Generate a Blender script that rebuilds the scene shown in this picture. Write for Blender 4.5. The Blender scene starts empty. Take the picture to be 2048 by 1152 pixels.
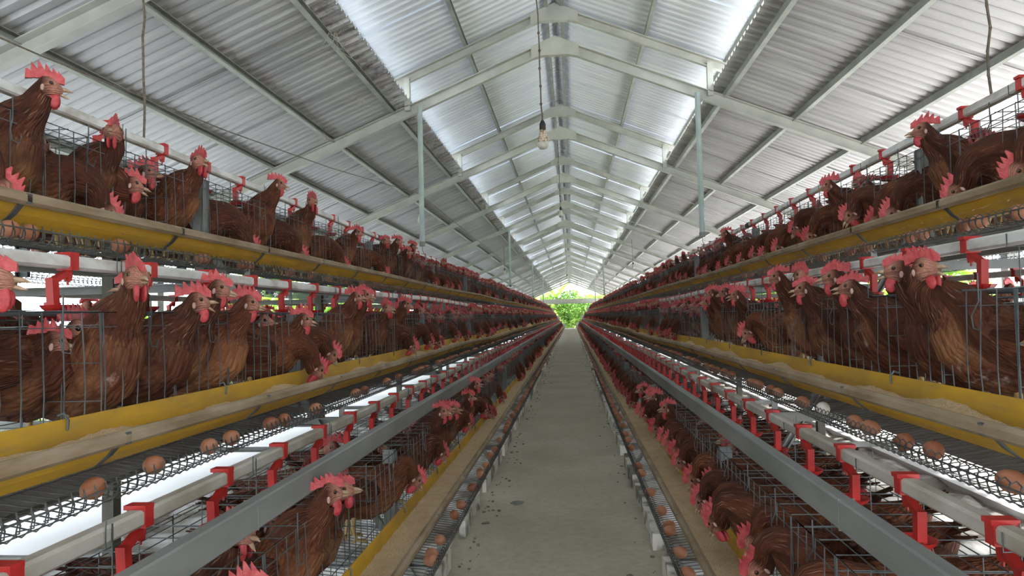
import bpy, math, random
from mathutils import Vector, Matrix

# ------------------------------------------------------------------ camera, world, exposure
SC = bpy.context.scene
COL = SC.collection
PI = math.pi
F_PX = 1394.0
fw = Vector((119, 54, F_PX)).normalized()                # aisle direction seen in camera space (x right, y down)
up = Vector((-0.028, -1, 0)); up = (up - up.dot(fw) * fw).normalized()
rt = up.cross(fw)
if rt.x < 0: rt = -rt
cam_d = bpy.data.cameras.new('camera')
cam = bpy.data.objects.new('camera', cam_d); COL.objects.link(cam)
cam_d.sensor_width = 36.0; cam_d.lens = F_PX / 2048 * 36; cam_d.clip_end = 300; cam_d.clip_start = 0.02
def cam2world(v): return Vector((v.dot(rt), v.dot(fw), v.dot(up)))
cx, cy, cz = cam2world(Vector((1, 0, 0))), cam2world(Vector((0, -1, 0))), cam2world(Vector((0, 0, -1)))
m3 = Matrix((cx, cy, cz)).transposed()
cam.matrix_world = Matrix.Translation((0.085, 0, 1.0)) @ m3.to_4x4()
SC.camera = cam
w = bpy.data.worlds.new('overcast_sky'); SC.world = w; w.use_nodes = True
w.node_tree.nodes['Background'].inputs[0].default_value = (0.86, 0.94, 1.0, 1)
w.node_tree.nodes['Background'].inputs[1].default_value = 5.0
sun_d = bpy.data.lights.new('hazy_sun', 'SUN'); sun_d.energy = 17.0; sun_d.angle = math.radians(9); sun_d.color = (1.0, .96, .9)
sun = bpy.data.objects.new('hazy_sun', sun_d); COL.objects.link(sun); sun.rotation_euler = (math.radians(-14), math.radians(43), 0)
SC.view_settings.view_transform = 'Standard'; SC.view_settings.look = 'None'
SC.view_settings.gamma = 1.0; SC.view_settings.use_curve_mapping = False
SC.view_settings.exposure = 0.58

# ------------------------------------------------------------------ materials
def mat(name, build):
    m = bpy.data.materials.new(name); m.use_nodes = True
    nt = m.node_tree; b = nt.nodes['Principled BSDF']
    build(N(nt), b); return m
class N:
    def __init__(s, nt): s.t = nt
    def n(s, typ, **k):
        x = s.t.nodes.new(typ)
        for a, v in k.items(): setattr(x, a, v)
        return x
    def l(s, a, b): s.t.links.new(a, b)
    def coord(s, out='Object', scale=(1, 1, 1)):
        c = s.n('ShaderNodeTexCoord'); mp = s.n('ShaderNodeMapping'); mp.inputs['Scale'].default_value = scale
        s.l(c.outputs[out], mp.inputs[0]); return mp.outputs[0]
    def world(s, scale=(1, 1, 1)):
        c = s.n('ShaderNodeNewGeometry'); mp = s.n('ShaderNodeMapping'); mp.inputs['Scale'].default_value = scale
        s.l(c.outputs['Position'], mp.inputs[0]); return mp.outputs[0]
    def noise(s, vec, scale, detail=3, rough=.55):
        x = s.n('ShaderNodeTexNoise'); x.inputs['Scale'].default_value = scale; x.inputs['Detail'].default_value = detail
        x.inputs['Roughness'].default_value = rough
        if vec is not None: s.l(vec, x.inputs['Vector'])
        return x.outputs['Fac']
    def voro(s, vec, scale, feature='F1'):
        x = s.n('ShaderNodeTexVoronoi', feature=feature); x.inputs['Scale'].default_value = scale
        s.l(vec, x.inputs['Vector']); return x
    def ramp(s, fac, stops):
        r = s.n('ShaderNodeValToRGB'); e = r.color_ramp.elements
        while len(e) < len(stops): e.new(.5)
        for i, (p, c) in enumerate(stops):
            e[i].position = p; e[i].color = (c, c, c, 1) if isinstance(c, (int, float)) else (*c, 1)
        s.l(fac, r.inputs[0]); return r.outputs[0]
    def mix(s, fac, a, b, typ='MIX'):
        x = s.n('ShaderNodeMix', data_type='RGBA', blend_type=typ)
        for v, i in ((fac, 0), (a, 6), (b, 7)):
            if isinstance(v, (int, float)): x.inputs[i].default_value = v
            elif isinstance(v, tuple): x.inputs[i].default_value = (*v, 1)
            else: s.l(v, x.inputs[i])
        return x.outputs[2]
    def math(s, op, a, b=0.0, c=0.0):
        x = s.n('ShaderNodeMath', operation=op)
        for i, v in enumerate((a, b, c)):
            if isinstance(v, (int, float)): x.inputs[i].default_value = v
            else: s.l(v, x.inputs[i])
        return x.outputs[0]
    def bump(s, h, b, strength=.3, dist=.01):
        x = s.n('ShaderNodeBump'); x.inputs['Strength'].default_value = strength; x.inputs['Distance'].default_value = dist
        s.l(h, x.inputs['Height']); s.l(x.outputs[0], b.inputs['Normal'])
def setp(b, rough=.6, metal=0.0, col=None, spec=None):
    b.inputs['Roughness'].default_value = rough; b.inputs['Metallic'].default_value = metal
    if col: b.inputs['Base Color'].default_value = (*col, 1)
    if spec is not None: b.inputs['Specular IOR Level'].default_value = spec

def simple(name, c1, c2, scale, rough=.6, metal=0.0, bump=0.0, stretch=(1, 1, 1), lo=.35, hi=.7, spec=None, bscale=None):
    def f(g, b):
        setp(b, rough, metal, spec=spec)
        v = g.world(stretch); n = g.noise(v, scale, 5)
        g.l(g.ramp(n, [(lo, c1), (hi, c2)]), b.inputs['Base Color'])
        if bump: g.bump(g.noise(v, bscale or scale * 4, 4), b, bump, .01)
    return mat(name, f)

M = {}
M['wire'] = simple('galvanised_wire', (.075, .09, .095), (.17, .195, .20), 9, .5, .4)
M['tray_wire'] = simple('grimy_tray_wire', (.05, .05, .045), (.13, .135, .13), 14, .7, .2)
M['steel'] = simple('galvanised_steel', (.20, .21, .205), (.31, .32, .31), 7, .6, .2, .15, (1, .25, 1))
M['pvc'] = simple('dusty_white_pvc', (.42, .37, .32), (.74, .74, .73), 14, .45, 0, .05, (1, .5, 1), .3, .55)
M['pvc_dust'] = simple('dust_covered_pvc', (.30, .26, .2), (.5, .47, .41), 9, .8, 0, .2, (1, .5, 1), .3, .6)
M['red'] = simple('red_plastic', (.42, .016, .016), (.58, .035, .03), 20, .4)
M['rope'] = simple('dusty_cord', (.1, .08, .06), (.2, .17, .13), 60, .9)
M['black'] = simple('black_bakelite', (.012, .012, .012), (.03, .03, .03), 30, .5)
M['paint'] = simple('pale_green_grey_paint', (.40, .405, .37), (.52, .52, .48), 5, .55, 0, .03)
M['purlin'] = simple('green_grey_purlin_steel', (.25, .26, .235), (.36, .37, .34), 6, .55, .1)
M['crumb'] = simple('dry_dropping_crumbs', (.13, .115, .085), (.22, .2, .15), 30, .95)
M['tube'] = simple('blue_grey_tube', (.34, .42, .42), (.45, .52, .52), 9, .5, .2)
M['comb'] = simple('red_comb_skin', (.40, .032, .042), (.62, .115, .12), 60, .5, 0, .3, lo=.3, hi=.7)
M['wattle'] = simple('red_wattle_skin', (.38, .025, .035), (.56, .07, .075), 80, .45, 0, .2)
M['beak'] = simple('horn_beak', (.32, .2, .12), (.55, .40, .27), 60, .4)
M['lobe'] = simple('pale_ear_lobe', (.42, .24, .21), (.58, .40, .36), 80, .6)
M['iris'] = simple('amber_eye', (.10, .045, .02), (.18, .08, .03), 90, .1)
M['pupil'] = simple('dark_pupil', (.004, .004, .004), (.008, .007, .006), 90, .08)
M['shank'] = simple('yellow_shank', (.45, .3, .12), (.6, .44, .2), 60, .6)
M['pit'] = simple('manure_and_lime_ground', (.22, .2, .17), (.72, .72, .72), 3.5, .95, 0, .6, lo=.38, hi=.6)
M['apron'] = simple('pale_concrete_apron', (.70, .71, .73), (.82, .83, .85), 1.2, .9, 0, .2)
M['wash'] = simple('peeling_whitewash', (.2, .19, .16), (.66, .64, .58), 6, .9, 0, .4, lo=.42, hi=.52)
M['earth'] = simple('garden_soil', (.17, .15, .10), (.26, .25, .16), .8, .95)
M['leaf'] = simple('green_leaf', (.42, .60, .16), (.75, .85, .40), 2.2, .5)
M['leaf_dark'] = simple('deep_green_leaf', (.25, .45, .12), (.50, .68, .25), 2.2, .5)
for nm_ in ('leaf', 'leaf_dark'):                        # thin leaves let daylight through
    nt_ = M[nm_].node_tree; pb = nt_.nodes['Principled BSDF']; tr = nt_.nodes.new('ShaderNodeBsdfTranslucent'); mx = nt_.nodes.new('ShaderNodeMixShader')
    nt_.links.new(pb.inputs['Base Color'].links[0].from_socket, tr.inputs[0]); mx.inputs[0].default_value = .5
    nt_.links.new(pb.outputs[0], mx.inputs[1]); nt_.links.new(tr.outputs[0], mx.inputs[2])
    nt_.links.new(mx.outputs[0], nt_.nodes['Material Output'].inputs[0])
M['bark'] = simple('pale_bark', (.3, .25, .2), (.5, .44, .38), 4, .9, 0, .5, (1, 1, .2))
M['web'] = simple('dusty_cobweb', (.45, .42, .37), (.6, .57, .5), 30, .95)
M['wood'] = simple('weathered_post', (.09, .085, .07), (.18, .17, .14), 8, .9, 0, .3, (1, 1, .2))

def f(g, b):                                            # yellow trough plastic, dusted and scuffed
    setp(b, .5)
    v = g.world((1, .35, 1)); n = g.noise(v, 9, 6, .6); n2 = g.noise(g.world((1, .2, 2)), 30, 4)
    c = g.mix(g.ramp(n, [(.36, .05), (.68, .8)]), (.64, .37, .016), (.36, .22, .05))
    c = g.mix(g.ramp(n2, [(.55, 0), (.75, .5)]), c, (.30, .20, .10))
    g.l(c, b.inputs['Base Color'])
M['yellow'] = mat('yellow_trough_plastic', f)
M['lip'] = simple('feed_dusted_lip', (.22, .155, .085), (.38, .30, .21), 18, .9, 0, .3, (1, .3, 1))
def f(g, b):
    setp(b, .95)
    v = g.world(); n = g.noise(v, 260, 3); n2 = g.noise(v, 14, 3)
    c = g.ramp(n, [(.3, (.38, .26, .145)), (.5, (.62, .46, .28)), (.72, (.76, .61, .41))])
    c = g.mix(g.ramp(n2, [(.4, 0), (.7, .5)]), c, (.42, .28, .15))
    g.l(c, b.inputs['Base Color']); g.bump(n, b, .7, .004)
M['feed'] = mat('mash_feed', f)
def f(g, b):
    setp(b, .5)
    o = g.n('ShaderNodeObjectInfo'); r = o.outputs['Random']
    a = g.n('ShaderNodeAttribute', attribute_name='tint'); r = g.math('FRACT', g.math('ADD', r, a.outputs['Fac']))
    c = g.ramp(r, [(0, (.28, .095, .045)), (.5, (.37, .14, .07)), (1, (.47, .21, .12))])
    sp = g.noise(g.coord('Object'), 300, 2)
    c = g.mix(g.ramp(sp, [(.62, 0), (.72, .35)]), c, (.3, .12, .06))
    g.l(c, b.inputs['Base Color'])
M['egg'] = mat('brown_eggshell', f)
M['egg_white'] = simple('white_eggshell', (.72, .68, .62), (.8, .77, .72), 40, .5)
def f(g, b):
    setp(b, .85)
    v = g.world(); n = g.noise(v, 1.7, 6, .6); n2 = g.noise(v, 28, 5, .7); n3 = g.noise(g.world((1, .5, 1)), 5.5, 5, .65)
    c = g.ramp(n, [(.3, (.37, .33, .25)), (.7, (.50, .455, .36))])
    c = g.mix(g.ramp(n2, [(.35, .35), (.6, 0)]), c, (.24, .22, .17))
    c = g.mix(g.ramp(n3, [(.64, 0), (.76, .5)]), c, (.20, .17, .12))
    g.l(c, b.inputs['Base Color']); g.bump(n2, b, .25, .006)
M['concrete'] = mat('aisle_concrete', f)
M['wetspot'] = simple('wet_spot', (.05, .048, .035), (.09, .085, .06), 20, .25)
def roofmat(name, c1, c2, rough, metal, streak):
    def f(g, b):
        setp(b, rough, metal)
        v = g.world((.5, 5, .5)); n = g.noise(v, 1.5, 5, .6); n2 = g.noise(g.world(), .9, 5, .6)
        c = g.ramp(n, [(.3, c1), (.7, c2)])
        c = g.mix(g.ramp(n2, [(.5, 0), (.75, streak)]), c, tuple(.55 * x for x in c1))
        o = g.n('ShaderNodeObjectInfo'); c = g.mix(g.math('MULTIPLY', o.outputs['Random'], .12), c, (.3, .3, .3))
        g.l(c, b.inputs['Base Color'])
        r = g.ramp(n, [(.3, rough - .08), (.7, rough + .1)]); g.l(r, b.inputs['Roughness'])
    return mat(name, f)
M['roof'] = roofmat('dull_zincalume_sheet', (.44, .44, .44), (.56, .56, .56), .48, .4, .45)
M['roof_hi'] = roofmat('gap_lit_zincalume_sheet', (.78, .82, .90), (.87, .91, .97), .42, .3, .10)  # same metal as the lower sheets, paler and bluer to paint in ridge-gap light
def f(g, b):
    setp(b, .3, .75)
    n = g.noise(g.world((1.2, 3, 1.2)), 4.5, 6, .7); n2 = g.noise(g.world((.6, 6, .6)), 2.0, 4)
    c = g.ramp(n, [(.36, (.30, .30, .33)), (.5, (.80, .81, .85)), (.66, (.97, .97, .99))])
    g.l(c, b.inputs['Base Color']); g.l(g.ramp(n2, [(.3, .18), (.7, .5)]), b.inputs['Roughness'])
M['gap_lit'] = mat('cobwebbed_gap_lit_sheet', f)  # cobweb and stain mottling; the silver brightness paints in light from the ridge gap

def feather(name):
    def f(g, b):
        setp(b, .7, spec=.25)
        uv = g.n('ShaderNodeAttribute', attribute_name='fuv').outputs['Vector']
        zo = g.n('ShaderNodeAttribute', attribute_name='zone')
        sep = g.n('ShaderNodeSeparateColor'); g.l(zo.outputs['Color'], sep.inputs[0])
        neck, skin, belly = sep.outputs[0], sep.outputs[1], sep.outputs[2]
        oi = g.n('ShaderNodeObjectInfo')
        tint = g.math('ADD', zo.outputs['Alpha'], g.math('MULTIPLY_ADD', oi.outputs['Random'], .5, -.25))
        mp = g.n('ShaderNodeMapping'); mp.inputs['Scale'].default_value = (.42, 1, 1); g.l(uv, mp.inputs[0])
        sc = g.voro(mp.outputs[0], 120); sc2 = g.voro(mp.outputs[0], 120, 'DISTANCE_TO_EDGE')
        mp2 = g.n('ShaderNodeMapping'); mp2.inputs['Scale'].default_value = (.16, 1, 1); g.l(uv, mp2.inputs[0])
        st = g.voro(mp2.outputs[0], 150)
        n = g.noise(uv, 22, 4, .6); nb = g.noise(uv, 9, 3, .6)
        base = g.ramp(n, [(.25, (.08, .022, .010)), (.5, (.165, .047, .019)), (.78, (.29, .098, .038))])
        dark = g.ramp(n, [(.3, (.038, .011, .007)), (.75, (.115, .033, .015))])
        c = g.mix(g.ramp(tint, [(.25, 1), (.75, .05)]), base, dark)
        c = g.mix(g.math('MULTIPLY', neck, .6), c, dark)
        streak = g.ramp(st.outputs['Distance'], [(.08, 1), (.30, 0)])
        sn = g.math('MULTIPLY', streak, g.math('MULTIPLY_ADD', neck, .8, .05))
        c = g.mix(g.math('MULTIPLY', sn, g.ramp(nb, [(.36, 0.05), (.58, 1)])), c, (.46, .27, .16))
        bl = g.math('MULTIPLY', belly, g.ramp(g.math('ADD', nb, g.math('MULTIPLY', tint, .3)), [(.56, 0), (.78, .8)]))
        c = g.mix(bl, c, (.34, .155, .068))
        pale = g.math('MULTIPLY', belly, g.ramp(g.noise(uv, 14, 4, .7), [(.62, 0), (.78, .7)]))
        c = g.mix(pale, c, (.66, .56, .48))
        c = g.mix(g.ramp(sc2.outputs['Distance'], [(.0, .3), (.1, 0)]), c, (.05, .016, .01))
        c = g.mix(skin, c, g.ramp(g.noise(uv, 160, 2), [(.3, (.42, .15, .11)), (.7, (.62, .33, .25))]))
        g.l(c, b.inputs['Base Color'])
        h = g.math('ADD', g.math('MULTIPLY', sc.outputs['Distance'], -1.0), g.math('MULTIPLY', g.noise(mp2.outputs[0], 160, 3), .5))
        g.bump(h, b, .75, .012)
    return mat(name, f)
M['feather'] = feather('red_brown_feathers')

# ------------------------------------------------------------------ mesh helpers
def lerp(a, b, t): return a + (b - a) * t
class MB:
    """collects shapes, then links them as ONE mesh object"""
    def __init__(s): s.v = []; s.f = []; s.m = []; s.fuv = None; s.zone = None; s.tint = None; s.cm = 0; s.smooth = False
    def add(s, verts, faces):
        o = len(s.v); s.v.extend(verts); s.f.extend([tuple(i + o for i in q) for q in faces]); s.m.extend([s.cm] * len(faces))
        return o
    def box(s, a, b):
        (x0, y0, z0), (x1, y1, z1) = a, b
        s.add([(x0, y0, z0), (x1, y0, z0), (x1, y1, z0), (x0, y1, z0), (x0, y0, z1), (x1, y0, z1), (x1, y1, z1), (x0, y1, z1)],
              [(0, 3, 2, 1), (4, 5, 6, 7), (0, 1, 5, 4), (1, 2, 6, 5), (2, 3, 7, 6), (3, 0, 4, 7)])
    def prism(s, prof, a, b, side=None, upv=None, cap=True):
        """extrude a 2-D profile [(p,q)] along a->b; p along side, q along up"""
        a, b = Vector(a), Vector(b); t = (b - a).normalized()
        u0 = Vector(upv) if upv else (Vector((0, 0, 1)) if abs(t.z) < .9 else Vector((0, 1, 0)))
        sd = t.cross(u0).normalized(); uu = sd.cross(t).normalized()
        n = len(prof)
        vs = [tuple(c + sd * p + uu * q) for c in (a, b) for p, q in prof]
        fs = [(i, (i + 1) % n, n + (i + 1) % n, n + i) for i in range(n)]
        if cap: fs += [tuple(range(n - 1, -1, -1)), tuple(range(n, 2 * n))]
        s.add(vs, fs)
    def bar(s, a, b, wd, ht, upv=None):
        s.prism([(-wd / 2, -ht / 2), (wd / 2, -ht / 2), (wd / 2, ht / 2), (-wd / 2, ht / 2)], a, b, upv=upv)
    def channel(s, a, b, wd, ht, th=.006, upv=None):
        w2, h2 = wd / 2, ht / 2
        s.prism([(-w2, -h2), (w2, -h2), (w2, -h2 + th), (-w2 + th, -h2 + th), (-w2 + th, h2 - th), (w2, h2 - th), (w2, h2), (-w2, h2)], a, b, upv=upv)
    def tube(s, pts, r, n=4, cap=False):
        pts = [Vector(p) for p in pts]; rings = []
        for i, p in enumerate(pts):
            t = (pts[min(i + 1, len(pts) - 1)] - pts[max(i - 1, 0)]).normalized()
            u0 = Vector((0, 0, 1)) if abs(t.z) < .9 else Vector((0, 1, 0))
            sd = t.cross(u0).normalized(); uu = sd.cross(t)
            rr = r[i] if isinstance(r, (list, tuple)) else r
            rings.append([tuple(p + (sd * math.cos(2 * PI * (j + .5) / n) + uu * math.sin(2 * PI * (j + .5) / n)) * rr) for j in range(n)])
        vs = [v for q in rings for v in q]
        fs = [(i * n + j, i * n + (j + 1) % n, (i + 1) * n + (j + 1) % n, (i + 1) * n + j) for i in range(len(pts) - 1) for j in range(n)]
        if cap: fs += [tuple(range(n - 1, -1, -1)), tuple(range((len(pts) - 1) * n, len(pts) * n))]
        s.add(vs, fs)
    def lathe(s, prof, c=(0, 0, 0), n=12, axis='z'):
        vs = []; 
        for r, h in prof:
            for j in range(n):
                a = 2 * PI * j / n; p = (r * math.cos(a), r * math.sin(a), h)
                if axis == 'y': p = (p[0], p[2], p[1])
                vs.append((c[0] + p[0], c[1] + p[1], c[2] + p[2]))
        k = len(prof)
        fs = [(i * n + j, i * n + (j + 1) % n, (i + 1) * n + (j + 1) % n, (i + 1) * n + j) for i in range(k - 1) for j in range(n)]
        fs += [tuple(range(n - 1, -1, -1)), tuple(range((k - 1) * n, k * n))]
        s.add(vs, fs)
    def ball(s, c, ax, n=8, k=6):
        """ellipsoid; ax = three half-axis vectors"""
        c = Vector(c); ax = [Vector(a) for a in ax]; vs = [tuple(c + ax[2])]
        for i in range(1, k):
            th = PI * i / k
            for j in range(n):
                ph = 2 * PI * j / n
                vs.append(tuple(c + ax[0] * (math.sin(th) * math.cos(ph)) + ax[1] * (math.sin(th) * math.sin(ph)) + ax[2] * math.cos(th)))
        vs.append(tuple(c - ax[2])); L = len(vs) - 1; fs = []
        for j in range(n): fs.append((0, 1 + j, 1 + (j + 1) % n))
        for i in range(k - 2):
            for j in range(n):
                a = 1 + i * n + j; b = 1 + i * n + (j + 1) % n; fs.append((a, a + n, b + n, b))
        o = 1 + (k - 2) * n
        for j in range(n): fs.append((L, o + (j + 1) % n, o + j))
        s.add(vs, fs)
    def mesh(s, name, mats):
        me = bpy.data.meshes.new(name); me.from_pydata(s.v, [], s.f)
        for m in (mats if isinstance(mats, (list, tuple)) else [mats]): me.materials.append(M[m] if isinstance(m, str) else m)
        if any(s.m): me.polygons.foreach_set('material_index', s.m)
        if s.smooth: me.polygons.foreach_set('use_smooth', [True] * len(s.f))
        if s.fuv:
            a = me.attributes.new('fuv', 'FLOAT_VECTOR', 'POINT'); a.data.foreach_set('vector', [c for v in s.fuv for c in v])
            a = me.attributes.new('zone', 'FLOAT_COLOR', 'POINT'); a.data.foreach_set('color', [c for v in s.zone for c in v])
        if s.tint:
            a = me.attributes.new('tint', 'FLOAT', 'POINT'); a.data.foreach_set('value', s.tint)
        me.update(); return me
    def obj(s, name, mats, parent=None, loc=None, smooth=None):
        if smooth: s.smooth = True
        return link(name, s.mesh(name, mats), parent, loc)
def link(name, data, parent=None, loc=None, rz=0.0):
    o = bpy.data.objects.new(name, data); COL.objects.link(o)
    if parent: o.parent = parent
    if loc is not None: o.location = loc
    if rz: o.rotation_euler = (0, 0, rz)
    return o
def tag(o, label=None, cat=None, group=None, kind=None):
    if label: o['label'] = label
    if cat: o['category'] = cat
    if group: o['group'] = group
    if kind: o['kind'] = kind
    return o
def empty(name, loc=(0, 0, 0), rz=0.0):
    o = link(name, None, None, loc, rz); o.empty_display_size = .1; return o
def nth(n):
    return '%d%s' % (n, 'th' if 10 <= n % 100 <= 20 else {1: 'st', 2: 'nd', 3: 'rd'}.get(n % 10, 'th'))

Y0, Y1 = -11.5, 53.0
SIDES = (('left', -1), ('right', 1))
TIER = ('bottom', 'middle', 'top')
def front_u(k): return .635 + .394 * k
def floor_z(k): return .109 + .565 * k
def sag(side, k, y):                                    # plastic runs are not quite straight
    ph = (.4, 2.1, 4.0)[k] + (1.3 if side > 0 else 0)
    return .011 * min(1, max(0, (y - 3) / 4)) * math.sin(y * .95 + ph) * (1.25 if k == 1 else .6)

# ------------------------------------------------------------------ floor, ground, plinths
b = MB()
ys = [Y0 + i * 1.5 for i in range(int((Y1 - Y0) / 1.5) + 2)]
b.box((-.47, Y0, -.3), (.47, Y1 + 1.2, 0))
tag(b.obj('floor', 'concrete'), 'grey concrete aisle floor between the two cage racks', kind='structure')
random.seed(3)
def bumpy(x0, x1, y0, y1, nx, ny, z, amp):
    m = MB(); vs = []
    for j in range(ny + 1):
        for i in range(nx + 1):
            vs.append((lerp(x0, x1, i / nx), lerp(y0, y1, j / ny), z + random.uniform(-amp, amp)))
    m.add(vs, [(j * (nx + 1) + i, j * (nx + 1) + i + 1, (j + 1) * (nx + 1) + i + 1, (j + 1) * (nx + 1) + i) for j in range(ny) for i in range(nx)])
    return m
for nm, sg in SIDES:
    m = bumpy(sg * .47, sg * 2.55, Y0, Y1, 16, 420, -.17, .022)
    o = m.obj('floor_pit_' + nm, 'pit'); tag(o, 'lime-dusted manure ground under the %s cage rack' % nm, kind='structure')
    m = MB(); m.box((min(sg * 2.5, sg * 5.2), Y0, -.4), (max(sg * 2.5, sg * 5.2), Y1 + 1, -.14))
    tag(m.obj('floor_apron_' + nm, 'apron'), 'bright pale concrete apron outside the %s rack' % nm, kind='structure')
m = MB(); m.box((-60, -25, -1.0), (60, 110, -.42)); tag(m.obj('floor_garden', 'earth'), 'green garden ground around the poultry house', kind='structure')
m = MB(); m.box((-8, Y1 + 1.2, -.3), (8, Y1 + 1.6, -.01)); tag(m.obj('floor_threshold', 'concrete'), 'concrete threshold at the far end of the aisle', kind='structure')
for nm, sg in SIDES:                                    # whitewashed plinth blocks under the egg trays, broken by gaps
    random.seed(11 + sg); y = .9; i = 0
    while y < 26:
        L = random.uniform(.5, .95); i += 1
        m = MB(); x0, x1 = sg * (.425 if sg < 0 else .405), sg * .45
        n = 8; vs = []; fs = []
        for q in range(n + 1):
            yy = y + L * q / n; e = random.uniform(-.006, .006)
            vs += [(x0 + e, yy, 0.0), (x0 + e - sg * .0, yy, .075 + e), (x1, yy, .075 + e), (x1, yy, 0.0)]
        for q in range(n):
            for c in range(4):
                fs.append((q * 4 + c, q * 4 + (c + 1) % 4, q * 4 + 4 + (c + 1) % 4, q * 4 + 4 + c))
        fs += [(0, 3, 2, 1), (n * 4, n * 4 + 1, n * 4 + 2, n * 4 + 3)]
        m.add(vs, fs); o = m.obj('plinth_block', 'wash')
        tag(o, 'peeling whitewashed plinth block under the %s egg tray, %s from the camera' % (nm, nth(i)), 'plinth', 'plinth blocks along the %s aisle edge' % nm)
        y += L + random.uniform(.12, .5)
def blot(name, label, cx_, cy_, rx, ry, seed):
    random.seed(seed); m = MB(); n = 18
    vs = [(cx_, cy_, .004)] + [(cx_ + rx * math.cos(2 * PI * i / n) * random.uniform(.65, 1.1), cy_ + ry * math.sin(2 * PI * i / n) * random.uniform(.65, 1.1), .0015) for i in range(n)]
    m.add(vs, [(0, 1 + i, 1 + (i + 1) % n) for i in range(n)])
    tag(m.obj(name, 'wetspot'), label, 'stain', kind='structure')
blot('floor_wet_spot', 'small dark wet spot on the aisle floor', -.235, 3.77, .04, .05, 5)

rd = random.Random(14); m = MB()
for i in range(300):
    sgn = rd.choice((-1, -1, 1)); y = 1.8 + 22 * rd.random() ** 1.8; x = sgn * (.395 - abs(rd.gauss(0, .045))); q = rd.uniform(.002, .008)
    m.ball((x, y, q * .4), ((q * rd.uniform(.8, 2), 0, 0), (0, q * rd.uniform(.8, 2), 0), (0, 0, q * .7)), 6, 4)
tag(m.obj('floor_crumbs', 'crumb'), 'crumbs of droppings and spilled dirt along the aisle edges', 'dirt', kind='stuff')
# ------------------------------------------------------------------ roof
SL = .41
def zl(u): return 3.475 - SL * u                         # underside of the lower rafters
def zu(u): return 3.80 - SL * u                          # underside of the raised ridge rafters
roof = empty('ceiling'); tag(roof, 'pitched corrugated metal roof with a raised ventilated ridge', kind='structure')
FY = [6.4 + 3.11 * i for i in range(-5, 16)]
def sheet_mesh(name, u0, u1, z0, z1, width, m):
    """one corrugated sheet, ribs running down the slope"""
    mb = MB(); pr = []
    p = .1; n = int(round(width / p)) 
    for i in range(n):
        y = i * p; pr += [(y, 0), (y + .045, 0), (y + .06, .022), (y + .085, .022)]
    pr.append((width + .02, 0)); k = len(pr); rows = 3
    vs = []
    for r in range(rows):
        t = r / (rows - 1); x = lerp(u0, u1, t); z = lerp(z0, z1, t)
        vs += [(x, y, z + d) for y, d in pr]
    mb.add(vs, [(r * k + i, r * k + i + 1, (r + 1) * k + i + 1, (r + 1) * k + i) for r in range(rows - 1) for i in range(k - 1)])
    return mb.mesh(name, m)
nsheet = int(Y1 + 2.5 - Y0)
for nm, sg in SIDES:
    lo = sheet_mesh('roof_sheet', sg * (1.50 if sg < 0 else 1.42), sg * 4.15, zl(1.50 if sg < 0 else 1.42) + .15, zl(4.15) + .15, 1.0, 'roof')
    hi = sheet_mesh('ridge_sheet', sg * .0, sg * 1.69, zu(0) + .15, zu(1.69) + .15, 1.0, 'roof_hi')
    fl = sheet_mesh('gap_lit_strip', sg * 1.38, sg * 1.54, zl(1.38) + .147, zl(1.54) + .147, 1.0, 'gap_lit') if sg < 0 else None  # top edge of the left lower roof sheets, gap light put into its colour
    random.seed(20 + sg)
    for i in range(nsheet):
        for nme, me in (('roof_sheet', lo), ('ridge_sheet', hi), ('gap_lit_strip', fl)):
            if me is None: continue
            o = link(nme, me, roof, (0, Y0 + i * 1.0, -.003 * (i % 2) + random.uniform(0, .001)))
            pass
def purlin(u, z, name='purlin', sec=(.04, .05)):
    m = MB(); m.channel((u, Y0, z), (u, Y1 + .6, z), sec[0], sec[1]); m.obj(name, 'purlin', roof)
for nm, sg in SIDES:
    for u in (1.54, 2.14, 2.72, 3.35, 3.95): purlin(sg * u, zl(u) + .125)
    for u in (.075, .84, 1.56): purlin(sg * u, zu(u) + .115, sec=(.035, .045))
m = MB(); m.prism([(-.19, -.06), (0, .02), (.19, -.06), (.19, -.064), (0, .014), (-.19, -.064)], (0, Y0, zu(0) + .16), (0, Y1 + .6, zu(0) + .16)); m.obj('ridge_cap', 'roof', roof)
for i, y in enumerate(FY):
    fr = link('roof_frame', None, roof, (0, y, 0))
    for nm, sg in SIDES:
        m = MB(); m.channel((0, 0, zl(0) + .05), (sg * 4.05, 0, zl(4.05) + .05), .05 * sg, .10); m.obj('rafter', 'paint', fr)
        m = MB(); m.channel((0, 0, zu(0) + .04), (sg * 1.60, 0, zu(1.60) + .04), .045 * sg, .08); m.obj('ridge_rafter', 'paint', fr)
        m = MB(); m.bar((sg * 1.40, 0, zl(1.40) + .06), (sg * 1.40, 0, zu(1.40) + .04), .05, .05); m.obj('stub_post', 'paint', fr)
    for zz, ht in ((zl(0), .115), (zu(0), .10)):
        m = MB(); q = [(-.22, zz - SL * .22), (-.12, zz - .065), (.12, zz - .065), (.22, zz - SL * .22), (.22, zz + ht - SL * .22), (0, zz + ht), (-.22, zz + ht - SL * .22)]
        n = len(q); vs = [(x, yy, z) for yy in (-.03, .03) for x, z in q]
        m.add(vs, [tuple(range(n)), tuple(range(2 * n - 1, n - 1, -1))] + [(a, n + a, n + (a + 1) % n, (a + 1) % n) for a in range(n)]); m.obj('apex_gusset', 'paint', fr)
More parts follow.
